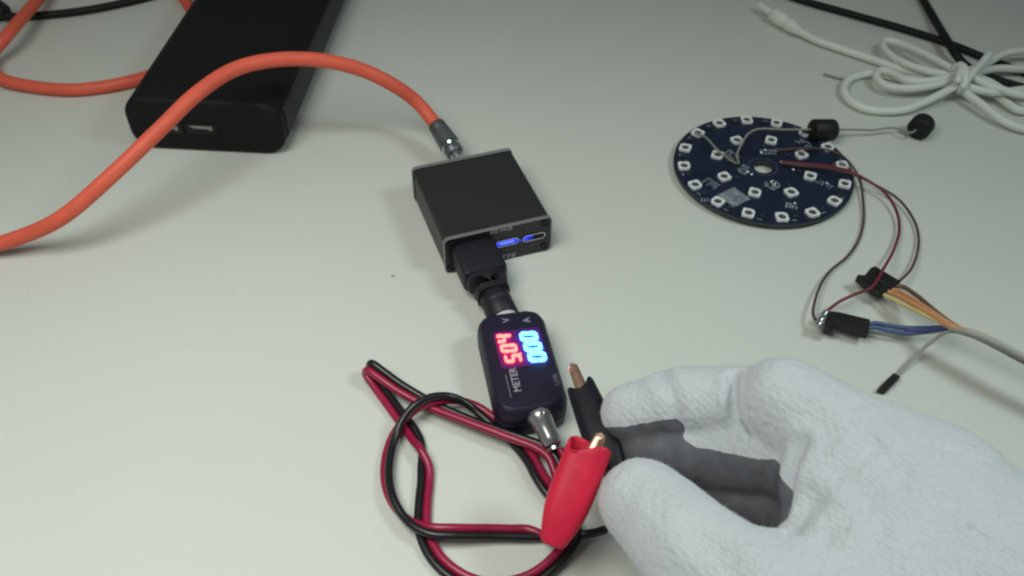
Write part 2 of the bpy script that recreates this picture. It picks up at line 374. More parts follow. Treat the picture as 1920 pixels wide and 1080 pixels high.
for (pa, pb, lit) in (((950, 453.5), None, True), ((1000.5, 443), None, False)):
    cx, cz = hubpix(*pa)
    V, F = ringprism(VF, rrect(9.0, 3.1, 1.5, 5, cx, cz), rrect(8.1, 2.2, 1.08, 5, cx, cz), 0.02, 0.55)
    pt = add('usb_c_port', V, F, M['port'], front, bevel=0.1, seg=1)
    V, F = prism(VF, rrect(8.0, 2.1, 1.02, 5, cx, cz), 0.02, 0.10)
    if lit:
        add('glow', V, F, M['blue_led'], pt)
        V, F = prism(VF, rrect(5.6, 0.6, 0.25, 3, cx, cz), 0.14, 0.5); add('tongue', V, F, M['blue_dim'], pt)
    else:
        add('socket', V, F, M['void'], pt)
        V, F = prism(VF, rrect(3.6, 1.7, 0.6, 4, cx - 2.0, cz), 0.12, 0.3); add('glow', V, F, M['blue_led'], pt)
        V, F = prism(VF, rrect(5.4, 0.6, 0.25, 3, cx + 0.3, cz), 0.32, 0.5); add('tongue', V, F, M['void'], pt)
cx, cz = hubpix(975.5, 450.5); V, F = prism(VF, ngon(0.42, 12, cx, cz), 0.02, 0.3); add('status_light', V, F, M['blue_led'], front)
def hubtext(s, size, px, py, m, sx=1.0, bold=0.0):
    cx, cz = hubpix(px, py); fr = Axes(VF((cx, cz, 0.05))[0], HF.x, HF.z, -HF.y); return text('lettering', s, size, fr, m, front, sx=sx, bold=bold)
hubtext('I/O HUB', 2.3, 940, 431.5, M['print'], 1.0, 0.04)
hubtext('2+', 1.7, 1000, 457.5, M['faint_print'], 1.1)
hubtext('1+', 1.7, 949, 469, M['faint_print'], 1.1)
hubtext('TFE', 3.4, 953.5, 481, M['print'], 1.1, 0.02)

# ------------------------------------------------------------------ orange cable
BF = Frame((-160.5, 312.3, 0.0), R(-3.2)); BW, BL, BH = 65.5, 158.0, 25.0       # the power bank stands here
oc = thing('orange_cable', 'thick orange cable arching over the black power bank into the hub', 'cable', U(300, 230, 0))
path = [U(824, 243, 12.5), U(808, 222, 14.5), U(780, 190, 20), U(735, 158, 29), U(670, 128, 37), U(590, 112, 42), U(510, 113, 44), U(440, 130, 44), U(370, 175, 43), U(300, 242, 38),
        U(210, 328, 29), U(120, 405, 18), U(50, 440, 10), U(-30, 460, 5), U(-140, 430, 4), U(-210, 330, 4), U(-190, 200, 4), U(-150, 60, 4), U(-90, -60, 4), U(10, -90, 4), U(110, -70, 4), U(90, -25, 6), U(55, 18, 11), U(14, 66, 12), U(-18, 108, 7),
        U(-2, 145, 4), U(60, 162, 3.1), U(140, 168, 3.1), U(220, 158, 3.1)]
path += [BF((-10.0, 53, 3.1))[0], BF((-4.6, 70, 3.1))[0], BF((-4.2, 88, 3.1))[0], BF((-8, 106, 3.1))[0], BF((-17, 122, 3.1))[0], BF((-32, 142, 3.1))[0], BF((-60, 175, 3.1))[0], BF((-130, 190, 3.1))[0]]
V, F = sweep(catmull(path, 2.0), 2.85, 18); add('sheath', V, F, M['orange'], oc, angle=60)
c0, c1 = U(822, 240, 12.7), HF((11.5, HD + 0.1, 8.0))[0]
c1 = np.array([U(857, 292, 8.0)[0], U(857, 292, 8.0)[1], 8.0])
ax = c1 - c0; L = np.linalg.norm(ax); ax /= L
def seg(name, prof, m, parent): V, F = lathe(c0, ax, prof, 28); return add(name, V, F, m, parent, angle=40)
seg('strain_collar', [(-2.2, 3.0), (-1.9, 3.5), (1.6, 3.75), (2.0, 3.5)], M['gun_dark'], oc)
sh = seg('plug_shell', [(2.0, 3.4), (2.2, 3.9), (L * 0.52, 4.3), (L * 0.60, 4.35), (L * 0.62, 4.0)], M['gunmetal'], oc)
seg('bright_ring', [(L * 0.62, 3.7), (L * 0.64, 4.0), (L * 0.71, 4.0), (L * 0.73, 3.6)], M['chrome'], sh)
seg('front_sleeve', [(L * 0.73, 3.5), (L * 0.74, 3.75), (L * 0.90, 3.75), (L * 0.93, 3.4)], M['gunmetal'], sh)
seg('metal_tip', [(L * 0.93, 2.7), (L * 1.0, 2.7), (L + 1.5, 2.6)], M['chrome'], oc)
vdir = np.array([0, -0.55, 0.83]); vdir -= ax * (vdir @ ax); vdir /= np.linalg.norm(vdir)
lp = c0 + ax * (L * 0.665) + vdir * 3.85
V, F = lathe(lp, vdir, [(-0.3, 0.62), (0.1, 0.62), (0.32, 0.4)], 14); add('bright_dot', V, F, M['white_emitter'], sh)  # small emissive white dot on the bright ring

# ------------------------------------------------------------------ power bank
bank = thing('power_bank', 'big matt black power bank at top left under the arching orange cable', 'power bank', BF((BW / 2, BL / 2, 0))[0])
BV = Axes(BF.o, BF.x, BF.z, -BF.y)
prof = rrect(BW, BH, 9.0, 8, BW / 2, BH / 2)
V, F = prism(BV, prof, -BL, 0.0); add('shell', V, F, M['bank'], bank, bevel=2.2, seg=4, angle=50)
# a lighter grey strip laid over the right flank of the shell
arc = [p for p in prof if p[0] > BW - 2.4 and 4.0 < p[1] < BH - 4.0]
arc = sorted(arc, key=lambda p: p[1]); out = [(x + 0.35, y) for x, y in arc]
V, F = prism(BV, out + [(x - 0.3, y) for x, y in arc[::-1]], -BL + 6, -6); add('side_strip', V, F, M['bank_side'], bank)
def bankpix(px, py):
    d = _fw + _r2 * (px - 960) / CAM_F + _u2 * (540 - py) / CAM_F
    o = np.array([0, 0, CAM_H]); t = ((BF.o - o) @ BF.y) / (d @ BF.y); q = o + d * t
    return (q - BF.o) @ BF.x, q[2]
for (px, py) in ((376, 239), (312, 239)):
    cx, cz = bankpix(px, py)
    V, F = ringprism(BV, rrect(14.2, 6.6, 0.8, 3, cx, cz - 1.0), rrect(13.0, 5.4, 0.5, 3, cx, cz - 1.0), 0.02, 0.25)
    sk = add('usb_socket', V, F, M['bank'], bank)
    V, F = prism(BV, rrect(12.9, 5.3, 0.5, 3, cx, cz - 1.0), 0.01, 0.06); add('socket_hole', V, F, M['void'], sk)
    V, F = join(prism(BV, [(cx - 4.9, cz + 0.7), (cx + 4.9, cz + 0.7), (cx + 4.9, cz - 0.6), (cx - 2.6, cz - 0.6)], 0.08, 0.22),
                prism(BV, [(cx + 3.2, cz - 0.62), (cx + 4.8, cz - 0.62), (cx + 4.5, cz - 1.4), (cx + 3.8, cz - 1.4)], 0.08, 0.22))
    add('tongue', V, F, M['port_grey'], sk, smooth=False)

# ------------------------------------------------------------------ black cable, top left
bc = thing('black_plug_cable', 'thin black cable with a dark plug in the top left corner behind the orange loop', 'cable', U(120, 25, 0))
wire('cord', [(12, 30, 4.0), (28, 32, 3.0), (60, 30, 2.4), (110, 26, 2.2), (170, 18, 2.2), (230, 6, 2.2), (300, -12, 2.2), (400, -50, 2.2)], 2.0, M['cord'], bc, 2.0, 12)
a, b = U(-40, 12, 5.5), U(8, 22, 5.0); d = b - a; LL = np.linalg.norm(d); d /= LL; u = np.cross(d, [0, 0, 1]); u /= np.linalg.norm(u); v = np.cross(u, d)
V, F = loft([(a + d * t, u, v, p, q) for t, p, q in ((-18, 6.0, 4.6), (-17, 6.6, 5.2), (LL - 8, 6.6, 5.2), (LL - 5, 5.6, 4.6), (LL, 3.6, 3.2), (LL + 1.5, 3.0, 2.8))], 24, 3.5)
add('plug', V, F, M['plug'], bc)

# ------------------------------------------------------------------ usb meter lead with two clips
ml = thing('usb_meter_lead', 'usb meter with red and blue digits and a red and black clip lead', 'meter', U(970, 690, 0))
# plug and boot
pdir = -HF.y
uc = 10.6                                       # along the hub front
pc = HF((uc, 0, 8.4))[0]
px_ = HF.x; pz = np.array([0, 0, 1.])
MF = Frame((3.2, 188.0, 0.0), R(101.6)); ML, MW, MT = 41.4, 21.6, 12.8
mend = MF((ML / 2, 0.4, 5.6))[0]                # where the boot enters the meter
def mixp(t): return pc + pdir * 17.5 * t
secs = [(pc + pdir * -3.0, px_, pz, 7.6, 4.3), (pc + pdir * 0.6, px_, pz, 7.9, 4.6), (pc + pdir * 1.0, px_, pz, 8.1, 4.9), (pc + pdir * 14.0, px_, pz, 8.1, 4.9), (pc + pdir * 15.0, px_, pz, 7.7, 4.6)]
V, F = loft(secs, 32, 6.0); plug = add('usb_plug', V, F, M['plug'], ml, angle=30)
q0 = pc + pdir * 15.0; dv = mend - q0; Lb = np.linalg.norm(dv); dv /= Lb
bu = np.cross(dv, pz); bu /= np.linalg.norm(bu); bw = np.cross(bu, dv)
secs = [(q0 - dv * 0.3, px_, pz, 7.5, 4.4), (q0 + dv * 2.2, px_, pz, 7.1, 4.7), (q0 + dv * 5.5, bu, bw, 6.2, 5.3), (q0 + dv * 7.0, bu, bw, 5.75, 5.35), (q0 + dv * 8.2, bu, bw, 5.9, 5.5)]
V, F = loft(secs, 32, 3.2); tp = add('plug_neck', V, F, M['plug'], plug, angle=40)
secs = [(q0 + dv * t, bu, bw, r, r) for t, r in ((7.9, 5.0), (8.3, 5.3), (11.5, 5.4), (12.0, 5.0), (12.6, 5.0), (13.0, 5.4), (Lb - 3.6, 5.5), (Lb - 3.2, 5.2))]
V, F = loft(secs, 28, 2.0); add('strain_boot', V, F, M['plug'], plug, angle=40)
V, F = lathe(q0, dv, [(Lb - 3.4, 4.1), (Lb - 3.2, 4.6), (Lb - 0.6, 4.6), (Lb + 1.0, 4.0)], 28); add('pale_collar', V, F, M['white_ring'], ml)
# case: two mouldings meeting at a seam
def caseout(k, ch=4.7, rr=2.4):
    a, b = ML / 2 + k, MW / 2 + k
    P = []
    for (sx, sy) in ((1, 1), (-1, 1), (-1, -1), (1, -1)):
        q = [(a, b - ch), (a - 0.22 * ch, b - 0.42 * ch), (a - 0.5 * ch, b - 0.18 * ch), (a - ch, b)]
        if sx * sy < 0: q = q[::-1]
        P += [(sx * x, sy * y) for x, y in q]
    return P
def frustum(layers, m, name, par):
    n = len(layers[0][1]); V = np.vstack([MF([(x, y, z) for x, y in o]) for z, o in layers]); F = []
    for i in range(len(layers) - 1):
        for k in range(n): F.append([i * n + k, i * n + (k + 1) % n, (i + 1) * n + (k + 1) % n, (i + 1) * n + k])
    F += [list(range(n))[::-1], [(len(layers) - 1) * n + k for k in range(n)]]
    return add(name, V, F, m, par, bevel=0.35, seg=2, angle=30)
case = frustum([(0.3, caseout(-1.0)), (1.6, caseout(0.35)), (6.2, caseout(0.55)), (6.3, caseout(0.35)), (6.7, caseout(0.35)), (6.8, caseout(0.55)), (10.2, caseout(0.4)), (MT - 0.7, caseout(-0.35)), (MT, caseout(-1.1))], M['meter'], 'meter_case', ml)
def ml_local(px, py): return MF.inv(U(px, py, MT))
V, F = prism(MF, rrect(15.6, 15.2, 1.0, 4, ml_local(976, 652)[0], ml_local(976, 652)[1]), MT + 0.02, MT + 0.12)
win = add('display_window', V, F, M['meter_win'], case)
SEGS = {'0': 'abcdef', '4': 'bcfg', '5': 'acdfg'}
def digit(ch, cx, cy, w, h, th, m):
    """seven segment digit, reading direction along the meter, top towards its left side"""
    fr = Axes(MF((cx, cy, 0))[0], MF.x, MF.y, MF.z); P = []
    sl = 0.10
    def bar(x0, y0, x1, y1):
        d = np.array([x1 - x0, y1 - y0]); l = np.hypot(*d); d /= l; nn = np.array([-d[1], d[0]]) * th / 2; g = 0.12 * l
        a, b = np.array([x0, y0]) + d * g * .5, np.array([x1, y1]) - d * g * .5
        pts = [a - d * th * .2, a + nn + d * th * .2, b + nn - d * th * .2, b + d * th * .2, b - nn - d * th * .2, a - nn + d * th * .2]
        pts = [(x + sl * y, y) for x, y in pts]
        return prism(fr, pts, MT + 0.14, MT + 0.95)
    a, b = w / 2, h / 2
    E = {'a': (-a, b, a, b), 'g': (-a, 0, a, 0), 'd': (-a, -b, a, -b), 'f': (-a, 0, -a, b), 'b': (a, 0, a, b), 'e': (-a, -b, -a, 0), 'c': (a, -b, a, 0)}
    for sname in SEGS[ch]: P.append(bar(*E[sname]))
    V, F = join(*P); return add('digit', V, F, m, win, smooth=False)
for ch, px, py in (('4', 945.5, 637), ('0', 954, 655), ('5', 962, 674)):
    x, y, _ = ml_local(px, py); digit(ch, x, y, 2.35, 4.5, 0.74, M['red_seg'])
for ch, px, py in (('0', 991.5, 633), ('0', 999, 652), ('0', 1007, 671)):
    x, y, _ = ml_local(px, py); digit(ch, x, y, 2.7, 4.7, 1.02, M['cyan_seg'])
x, y, _ = ml_local(975, 665); V, F = prism(MF, ngon(0.4, 10, x, y), MT + 0.14, MT + 0.5); add('decimal_point', V, F, M['red_seg'], win)
def mtext(s, size, px, py, m, sx=1.0, bold=0.0):
    x, y, _ = ml_local(px, py); return text('lettering', s, size, Axes(MF((x, y, MT + 0.06))[0], MF.x, MF.y, MF.z), m, case, sx=sx, bold=bold)
mtext('V', 3.4, 949, 600.5, M['print']); mtext('A', 3.4, 988, 600.5, M['print'])
mtext('METER', 3.3, 966.5, 712, M['print'], 0.98, 0.03)
mtext('USB', 2.0, 1043, 712, M['faint_print'], 1.3)
x, y, _ = ml_local(953, 724); V, F = boxvf(Axes(MF((x, y, 0))[0], MF.x, MF.y, MF.z), -4.5, 4.5, -0.16, 0.16, MT + 0.02, MT + 0.08); add('printed_line', V, F, M['faint_print'], case, smooth=False)
# smoked outlet and its cable stub
g0 = MF((-ML / 2 - 0.2, -1.9, 8.2))[0]; gd = U(1036, 832, 5.0) - g0; gl = np.linalg.norm(gd); gd /= gl
V, F = lathe(g0 - gd * 1.2, gd, [(-1, 3.6), (0, 4.0), (0.7, 4.1), (2.5, 3.6), (5, 3.15), (8.0, 3.2), (9.6, 3.0), (10.2, 2.6)], 28)
gland = add('outlet_boot', V, F, M['gland'], ml, angle=40)
V, F = lathe(g0 + gd * 9.4, gd, [(0, 2.4), (0.3, 2.8), (1.2, 2.8), (1.6, 2.3)], 24); add('end_ring', V, F, M['chrome'], gland)
# twin lead: points carry pixel, height, and the turn of the pair (0: red on the left of travel)
tw = [(*U(1030, 818, 6.0), 60), (*U(1042, 842, 4.0), 60), (*U(1062, 872, 2.6), 40), (*U(1078, 900, 1.4), 0), (*U(1072, 925, 1.3), 0), (*U(1052, 905, 1.8), 10), (*U(1042, 868, 2.8), 20),
      (*U(1020, 843, 4.0), 20), (*U(950, 815, 4.4), 30), (*U(870, 785, 3.8), 30), (*U(800, 755, 3.6), 10), (*U(742, 722, 5.0), -10), (*U(706, 696, 6.5), -20), (*U(684, 684, 6.0), -10), (*U(690, 697, 3.4), 160), (*U(712, 728, 1.8), 170), (*U(745, 774, 1.2), 178),
      (*U(775, 815, 1.2), 178), (*U(790, 848, 2.0), 100), (*U(798, 885, 1.2), 10), (*U(794, 940, 1.2), 5), (*U(793, 990, 1.2), 5), (*U(806, 1028, 1.2), 5), (*U(835, 1065, 1.2), 10),
      (*U(890, 1096, 1.2), 10), (*U(950, 1100, 1.3), 15), (*U(1010, 1078, 2.2), 20), (*U(1052, 1040, 3.2), 20), (*U(1076, 1000, 3.4), 20), (*U(1066, 960, 3.4), 60), (*U(1042, 930, 3.0), 130), (*U(1018, 905, 2.6), 170), (*U(1004, 876, 2.4), 180),
      (*U(975, 836, 1.7), 180), (*U(925, 790, 1.4), 185), (*U(880, 758, 3.2), 215), (*U(840, 747, 6.4), 262), (*U(800, 752, 7.2), 270), (*U(772, 770, 6.4), 265), (*U(748, 800, 3.6), 240), (*U(731, 840, 2.2), 228), (*U(725, 895, 2.2), 235), (*U(737, 940, 2.2), 262), (*U(766, 976, 2.6), 300),
      (*U(805, 994, 4.2), 345), (*U(850, 997, 4.4), 355), (*U(920, 998, 2.8), 358), (*U(1000, 1000, 2.0), 358)]
Q = catmull(np.array(tw, float), 1.2); C3, TH = Q[:, :3], np.radians(Q[:, 3])
T = np.gradient(C3, axis=0); T /= np.linalg.norm(T, axis=1)[:, None]
N = np.cross(np.array([0, 0, 1.]), T); N /= np.linalg.norm(N, axis=1)[:, None]; B = np.cross(T, N)
off = N * np.cos(TH)[:, None] + B * np.sin(TH)[:, None]
RW = 1.26
dep = np.abs(off[:, 2]) * RW                       # keep the lower wire out of the desk
lift = np.maximum(0, RW + 0.05 + dep - C3[:, 2]); C3 = C3 + np.stack([0 * lift, 0 * lift, lift], 1)
lr = C3 + off * RW * 0.98; lb = C3 - off * RW * 0.98
red_end = np.array([U(1022, 1006, 3.0), U(1036, 1015, 6.0), U(1042, 1018, 9.0)])
blk_end = np.array([U(1040, 1006, 1.8), U(1085, 1003, 2.4), U(1115, 999, 4.2), U(1133, 994, 6.0)])
lr = catmull(np.vstack([lr[::4], red_end]), 0.8); lb = catmull(np.vstack([lb[::4], blk_end]), 0.8)
for nm, P, m in (('red_wire', lr, M['wire_red']), ('black_wire', lb, M['wire_black'])):
    V, F = sweep(P, RW, 14); add(nm, V, F, m, ml, angle=60)
# the clips
def clip(name, a, b, wa, wb, ta, tb, ms, jaw_out, jaw_w, side, wv=None):
    """sleeve from its open mouth a to its tail b"""
    a, b = np.asarray(a), np.asarray(b); d = b - a; L = np.linalg.norm(d); d /= L
    view = np.array([0, 0, CAM_H]) - (a + b) / 2; view /= np.linalg.norm(view)
    u = np.cross(d, view); u /= np.linalg.norm(u); v = np.cross(u, d)
    prof = [(0.0, 1.0, 1.0), (0.05, 1.0, 1.0), (0.25, 1.03, 1.0), (0.5, 1.06, 1.0), (0.68, 1.0, 0.95), (0.80, 0.86, 0.85), (0.90, 0.72, 0.74), (0.97, 0.60, 0.62), (1.0, 0.52, 0.54)]
    def notch(i, q):
        s_ = math.exp(-((((q - math.pi / 2 - side * 0.5 + math.pi) % (2 * math.pi)) - math.pi) / 0.55) ** 2)
        return d * ((3.6 * s_ + 0.7 * math.sin(2 * q + 0.6)) * max(0, 1 - i / 2.0))
    secs = []
    for t, p, q in prof:
        wid = (wa * (1 - t) + wb * t) * p; thk = (ta * (1 - t) + tb * t) * q
        secs.append((a + d * L * t, u, v, wid, thk))
    V, F = loft(secs, 36, 2.8, cap0=False, cap1=True, notch=notch)
    c = bpy.data.objects.new(name, None); COL.objects.link(c); c.parent = ml; c.location = tuple(np.array(a) * S - root_loc(ml)); c.empty_display_size = 0.004
    sl = add('sleeve', V, F, ms, c, angle=50)
    so = sl.modifiers.new('thick', 'SOLIDIFY'); so.thickness = 0.0009; so.offset = -1
    sb = sl.modifiers.new('sub', 'SUBSURF'); sb.levels = sb.render_levels = 1
    # two toothed jaws of folded copper sheet
    for sgn in (1, -1):
        base = a + d * (L * 0.30) + v * (1.0 * sgn) + u * side * wa * 0.18
        tip = a - d * jaw_out + v * (0.55 * sgn) + u * side * jaw_w * 0.9
        jd = tip - base; jl = np.linalg.norm(jd); jd /= jl; ju = np.cross(jd, v); ju /= np.linalg.norm(ju); jv = np.cross(ju, jd)
        rings = []; vs = []; fs = []
        m_ = 22
        for i in range(m_):
            t = i / (m_ - 1); hw = jaw_w * (1.25 - 0.45 * t) * (1 if t < 0.93 else math.sqrt(max(0.05, 1 - ((t - 0.93) / 0.072) ** 2)))
            tooth = 0.35 * (i % 2) * (1 if 0.45 < t < 0.97 else 0)
            p = base + jd * jl * t
            dep_ = 1.35
            prof_ = [(-hw, -dep_ - 0.2 - tooth), (-hw, -0.5), (-hw * 0.62, 0.0), (hw * 0.62, 0.0), (hw, -0.5), (hw, -dep_ - 0.2 - tooth),
                     (hw - 0.3, -dep_ - 0.2 - tooth), (hw - 0.35, -0.65), (hw * 0.5, -0.35), (-hw * 0.5, -0.35), (-hw + 0.35, -0.65), (-hw + 0.3, -dep_ - 0.2 - tooth)]
            for x, y in prof_: vs.append(p + ju * x + v * sgn * (y + 1.3))
        k_ = 12
        for i in range(m_ - 1):
            for k in range(k_): fs.append([i * k_ + k, i * k_ + (k + 1) % k_, (i + 1) * k_ + (k + 1) % k_, (i + 1) * k_ + k])
        fs += [list(range(k_))[::-1], [(m_ - 1) * k_ + k for k in range(k_)]]
        add('jaw', vs, fs, M['copper'], c, angle=40)
    return c
a_ = U(1172, 838, 21); V, F = lathe(a_, [0.4, -0.2, 1], [(-0.4, 0.7), (0.2, 0.8), (0.7, 0.45)], 14)
rivet_vf = (V, F)
rc = clip('red_clip', U(1108, 832, 33), U(1034, 1024, 17), 6.0, 5.6, 4.4, 4.4, M['sleeve_red'], 3.6, 1.8, -1)
kc = clip('black_clip', U(1088, 722, 21), U(1154, 888, 19), 4.3, 5.6, 4.0, 4.4, M['sleeve_black'], 7.2, 1.75, 0)

add('rivet', rivet_vf[0], rivet_vf[1], M['chrome'], kc)
# ------------------------------------------------------------------ round light board
BC = np.array([102.8, 302.2, 0.0]); BR = 36.6; ZB = 1.5; ZT = 3.1; A0 = R(2.0)
PF = Frame(BC, A0)
board = thing('led_board', 'round navy circuit board carrying rings of small white leds, thin wires running to the right', 'circuit board', BC)
outer = ngon(BR, 96); inner = ngon(3.9, 96)
V, F = ringprism(PF, outer, inner, ZB, ZT)
fm = [0 if (abs(V[f][:, 2].max() - V[f][:, 2].min()) < 1e-6) else 1 for f in F]
bd = add('board', V, F, [M['pcb'], M['pcb_edge']], board, bevel=0.12, seg=1, fmat=fm)
V, F = ringprism(PF, ngon(6.0, 48), ngon(5.7, 48), ZT + 0.01, ZT + 0.05); add('printed_ring', V, F, M['silk_dim'], bd)
for k in range(4):                              # solder blobs it stands on
    a = R(45 + 90 * k); V, F = lathe(BC + [24 * math.cos(a), 24 * math.sin(a), 0], [0, 0.02, 1], [(0, 0.6), (0.7, 1.2), (ZB + 0.1, 1.5)], 12); add('solder_foot', V, F, M['silver'], board)
def led_mesh():
    bm = bmesh.new(); h, rr, zt, zr = 2.35, 1.65, 1.2, 0.8; nn = 24
    sq, ci, cb, bt = [], [], [], []
    for k in range(nn):
        a = 2 * math.pi * (k + .5) / nn; c, s_ = math.cos(a), math.sin(a); q = h / max(abs(c), abs(s_)); x, y = q * c, q * s_
        if x > h - 0.9 and y > h - 0.9: x = y = h - 0.45
        sq.append(bm.verts.new((x, y, zt))); ci.append(bm.verts.new((rr * c, rr * s_, zt))); cb.append(bm.verts.new((rr * .9 * c, rr * .9 * s_, zr))); bt.append(bm.verts.new((x, y, 0.12)))
    for k in range(nn):
        j = (k + 1) % nn
        bm.faces.new((sq[k], sq[j], ci[j], ci[k])); bm.faces.new((ci[k], ci[j], cb[j], cb[k])); bm.faces.new((bt[k], bt[j], sq[j], sq[k]))
    bm.faces.new(bt[::-1])
    bmesh.ops.recalc_face_normals(bm, faces=bm.faces[:]); bmesh.ops.scale(bm, vec=(S, S, S), verts=bm.verts[:])
    me = bpy.data.meshes.new('led'); bm.to_mesh(me); bm.free(); me.materials.append(M['led_white']); me.shade_smooth(); me.set_sharp_from_angle(angle=R(30)); return me
lm_ = led_mesh()
def disc_mesh(name, r, z, m, nn=20):
    me = bpy.data.meshes.new(name); vs = [(r * math.cos(2 * math.pi * k / nn) * S, r * math.sin(2 * math.pi * k / nn) * S, zz * S) for zz in (z - 0.1, z) for k in range(nn)]
    fs = [list(range(nn))[::-1], list(range(nn, 2 * nn))] + [[k, (k + 1) % nn, nn + (k + 1) % nn, nn + k] for k in range(nn)]
    me.from_pydata(vs, [], fs); me.materials.append(m); return me
lens_ = disc_mesh('lens', 1.52, 0.92, M['led_lens'])
def pin_mesh():
    me = bpy.data.meshes.new('pin'); vs = []; fs = []
    for (x, y) in ((-1.6, -2.85), (1.6, -2.85), (-1.6, 2.85), (1.6, 2.85)):
        b = len(vs); vs += [((x + i * .45) * S, (y + j * .38) * S, z * S) for z in (0.02, .5) for j in (-1, 1) for i in (-1, 1)]
        fs += [[b + q for q in f] for f in ([0, 2, 3, 1], [4, 5, 7, 6], [0, 1, 5, 4], [2, 6, 7, 3], [0, 4, 6, 2], [1, 3, 7, 5])]
    me.from_pydata(vs, [], fs); me.materials.append(M['silver']); return me
pins_ = pin_mesh()
first = None
for ring, (cnt, rad, ph) in enumerate(((16, 32.8, 0.0), (8, 19.1, 22.5))):
    for k in range(cnt):
        a = R(ph + 360.0 / cnt * k); x, y, z = PF((rad * math.cos(a), rad * math.sin(a), ZT))[0]
        if first is None:
            led = bpy.data.objects.new('led', lm_); led.parent = board
            ln = bpy.data.objects.new('lens', lens_); ln.parent = led; pn = bpy.data.objects.new('pins', pins_); pn.parent = led
            first = led
        else:
            led = first.copy(); ln = first.children[0].copy(); pn = first.children[1].copy(); led.parent = board; ln.parent = led; pn.parent = led
        for o in (led, ln, pn): COL.objects.link(o)
        led.location = (np.array([x, y, z]) - BC) * S; led.rotation_euler = (0, 0, A0 + a + R(90) + (R(180) if (k % 3 == 1) else 0))
def onboard(px, py, z=None): return U(px, py, ZT if z is None else z)
def patch(name, px, py, hw, hh, ang, m, z0=0.01, z1=0.06):
    fr = Frame([*onboard(px, py)[:2], 0], ang); V, F = boxvf(fr, -hw, hw, -hh, hh, ZT + z0, ZT + z1); return add(name, V, F, m, bd, smooth=False)
# grey square patch and the small parts soldered on
patch('square_label', 1376, 369.5, 4.6, 4.6, R(35), M['chip_label'])
for k in range(16):
    a = R(360.0 / 16 * (k + .42)); c = PF((32.6 * math.cos(a), 32.6 * math.sin(a), 0))[0]
    V, F = boxvf(Frame(c, A0 + a + R(90)), -0.9, 0.9, -0.5, 0.5, ZT + 0.02, ZT + 0.7); add('capacitor', V, F, M['smd'], bd, smooth=False, bevel=0.08)
for k in range(8):
    a = R(22.5 + 45 * k + 9); c = PF((14.6 * math.cos(a), 14.6 * math.sin(a), 0))[0]
    V, F = boxvf(Frame(c, A0 + a), -0.9, 0.9, -0.5, 0.5, ZT + 0.02, ZT + 0.7); add('capacitor', V, F, M['smd'], bd, smooth=False, bevel=0.08)
for (px, py) in ((1402, 322), (1409, 327), (1452, 345), (1446, 341), (1454, 284), (1461, 282), (1467, 304), (1455, 281), (1427, 286), (1434, 281), (1550, 344), (1487, 318), (1490, 381), (1465, 304)):
    c = onboard(px, py); V, F = lathe([c[0], c[1], ZT + 0.02], [0.02, 0, 1], [(0, 0.75), (0.25, 0.7), (0.55, 0.35)], 10); add('solder_joint', V, F, M['silver'], bd)
# blurred white printing on the board: clumps of short strokes
ST = []
def strokes(px, py, ang, rows, cols, dx, dy, hw, hh):
    c = onboard(px, py)
    for r_ in range(rows):
        for c_ in range(cols):
            if random.random() < 0.2: continue
            x, y = (c_ - (cols - 1) / 2) * dx + random.uniform(-.1, .1), (r_ - (rows - 1) / 2) * dy
            hh_ = hh * random.uniform(1.0, 1.8); fr = Frame([c[0], c[1], 0], ang); ST.append(boxvf(Frame(fr((x, y, 0))[0], ang + random.choice((0, 0.4, 1.57))), -hw * random.uniform(.5, 1), hw, -hh_, hh_, ZT + 0.012, ZT + 0.05))
strokes(1333, 344, R(-48), 4, 6, 1.1, 1.2, .5, .14); strokes(1372, 290, R(-52), 4, 6, 1.0, 1.1, .5, .14); strokes(1448, 346, R(40), 5, 5, 1.2, 1.2, .6, .18)
strokes(1395, 318, R(-45), 5, 4, 1.2, 1.2, .6, .18); strokes(1507, 268, R(-40), 3, 6, 1.2, 1.3, .6, .16); strokes(1545, 345, R(-40), 2, 6, 1.2, 1.6, .6, .14)
strokes(1440, 285, R(0), 3, 5, 1.3, 1.2, .6, .15); strokes(1537, 258, R(-40), 2, 6, 1.3, 1.4, .6, .16); strokes(1484, 386, R(-20), 3, 4, 1.2, 1.1, .6, .2); strokes(1322, 375, R(0), 2, 3, 1.2, 1.1, .5, .15)
for k in range(16):
    a = R(360.0 / 16 * (k + .30)); c = PF((34.2 * math.cos(a), 34.2 * math.sin(a), 0))[0]
    for q in range(3): ST.append(boxvf(Frame(c + [0.7 * q * math.cos(a + 1.57), 0.7 * q * math.sin(a + 1.57), 0], A0 + a + (0 if q % 2 else 1.2)), -.4, .4, -.12, .12, ZT + 0.012, ZT + 0.05))
V, F = join(*ST); add('silkscreen', V, F, M['silk'], bd, smooth=False)['kind'] = 'stuff'
# thin soldered wires
zb = ZT + 0.7
wire('thin_wire', [(1455, 282, zb), (1490, 279, zb + 2), (1530, 278, zb + 3.5), (1570, 287, zb + 3), (1592, 304, zb + 2.5), (1610, 332, 3.0), (1618, 375, 1.6), (1619, 415, 1.2), (1609, 452, 1.2), (1588, 482, 1.4), (1560, 505, 1.8), (1541, 530, 2.6), (1527, 568, 3.8), (1525, 592, 4.5), (1534, 606, 5.0)], 0.50, M['brown_wire'], board)
wire('thin_wire', [(1468, 304, zb), (1500, 307, zb + 1.5), (1550, 311, zb + 3), (1590, 320, zb + 3), (1628, 339, 5.0), (1660, 362, 3.5), (1681, 396, 2.5), (1686, 430, 2.2), (1677, 465, 3.5), (1657, 503, 8.5), (1632, 540, 9.0), (1600, 553, 7.5), (1575, 565, 6.8), (1553, 581, 6.2)], 0.56, M['pcb_red'], board)
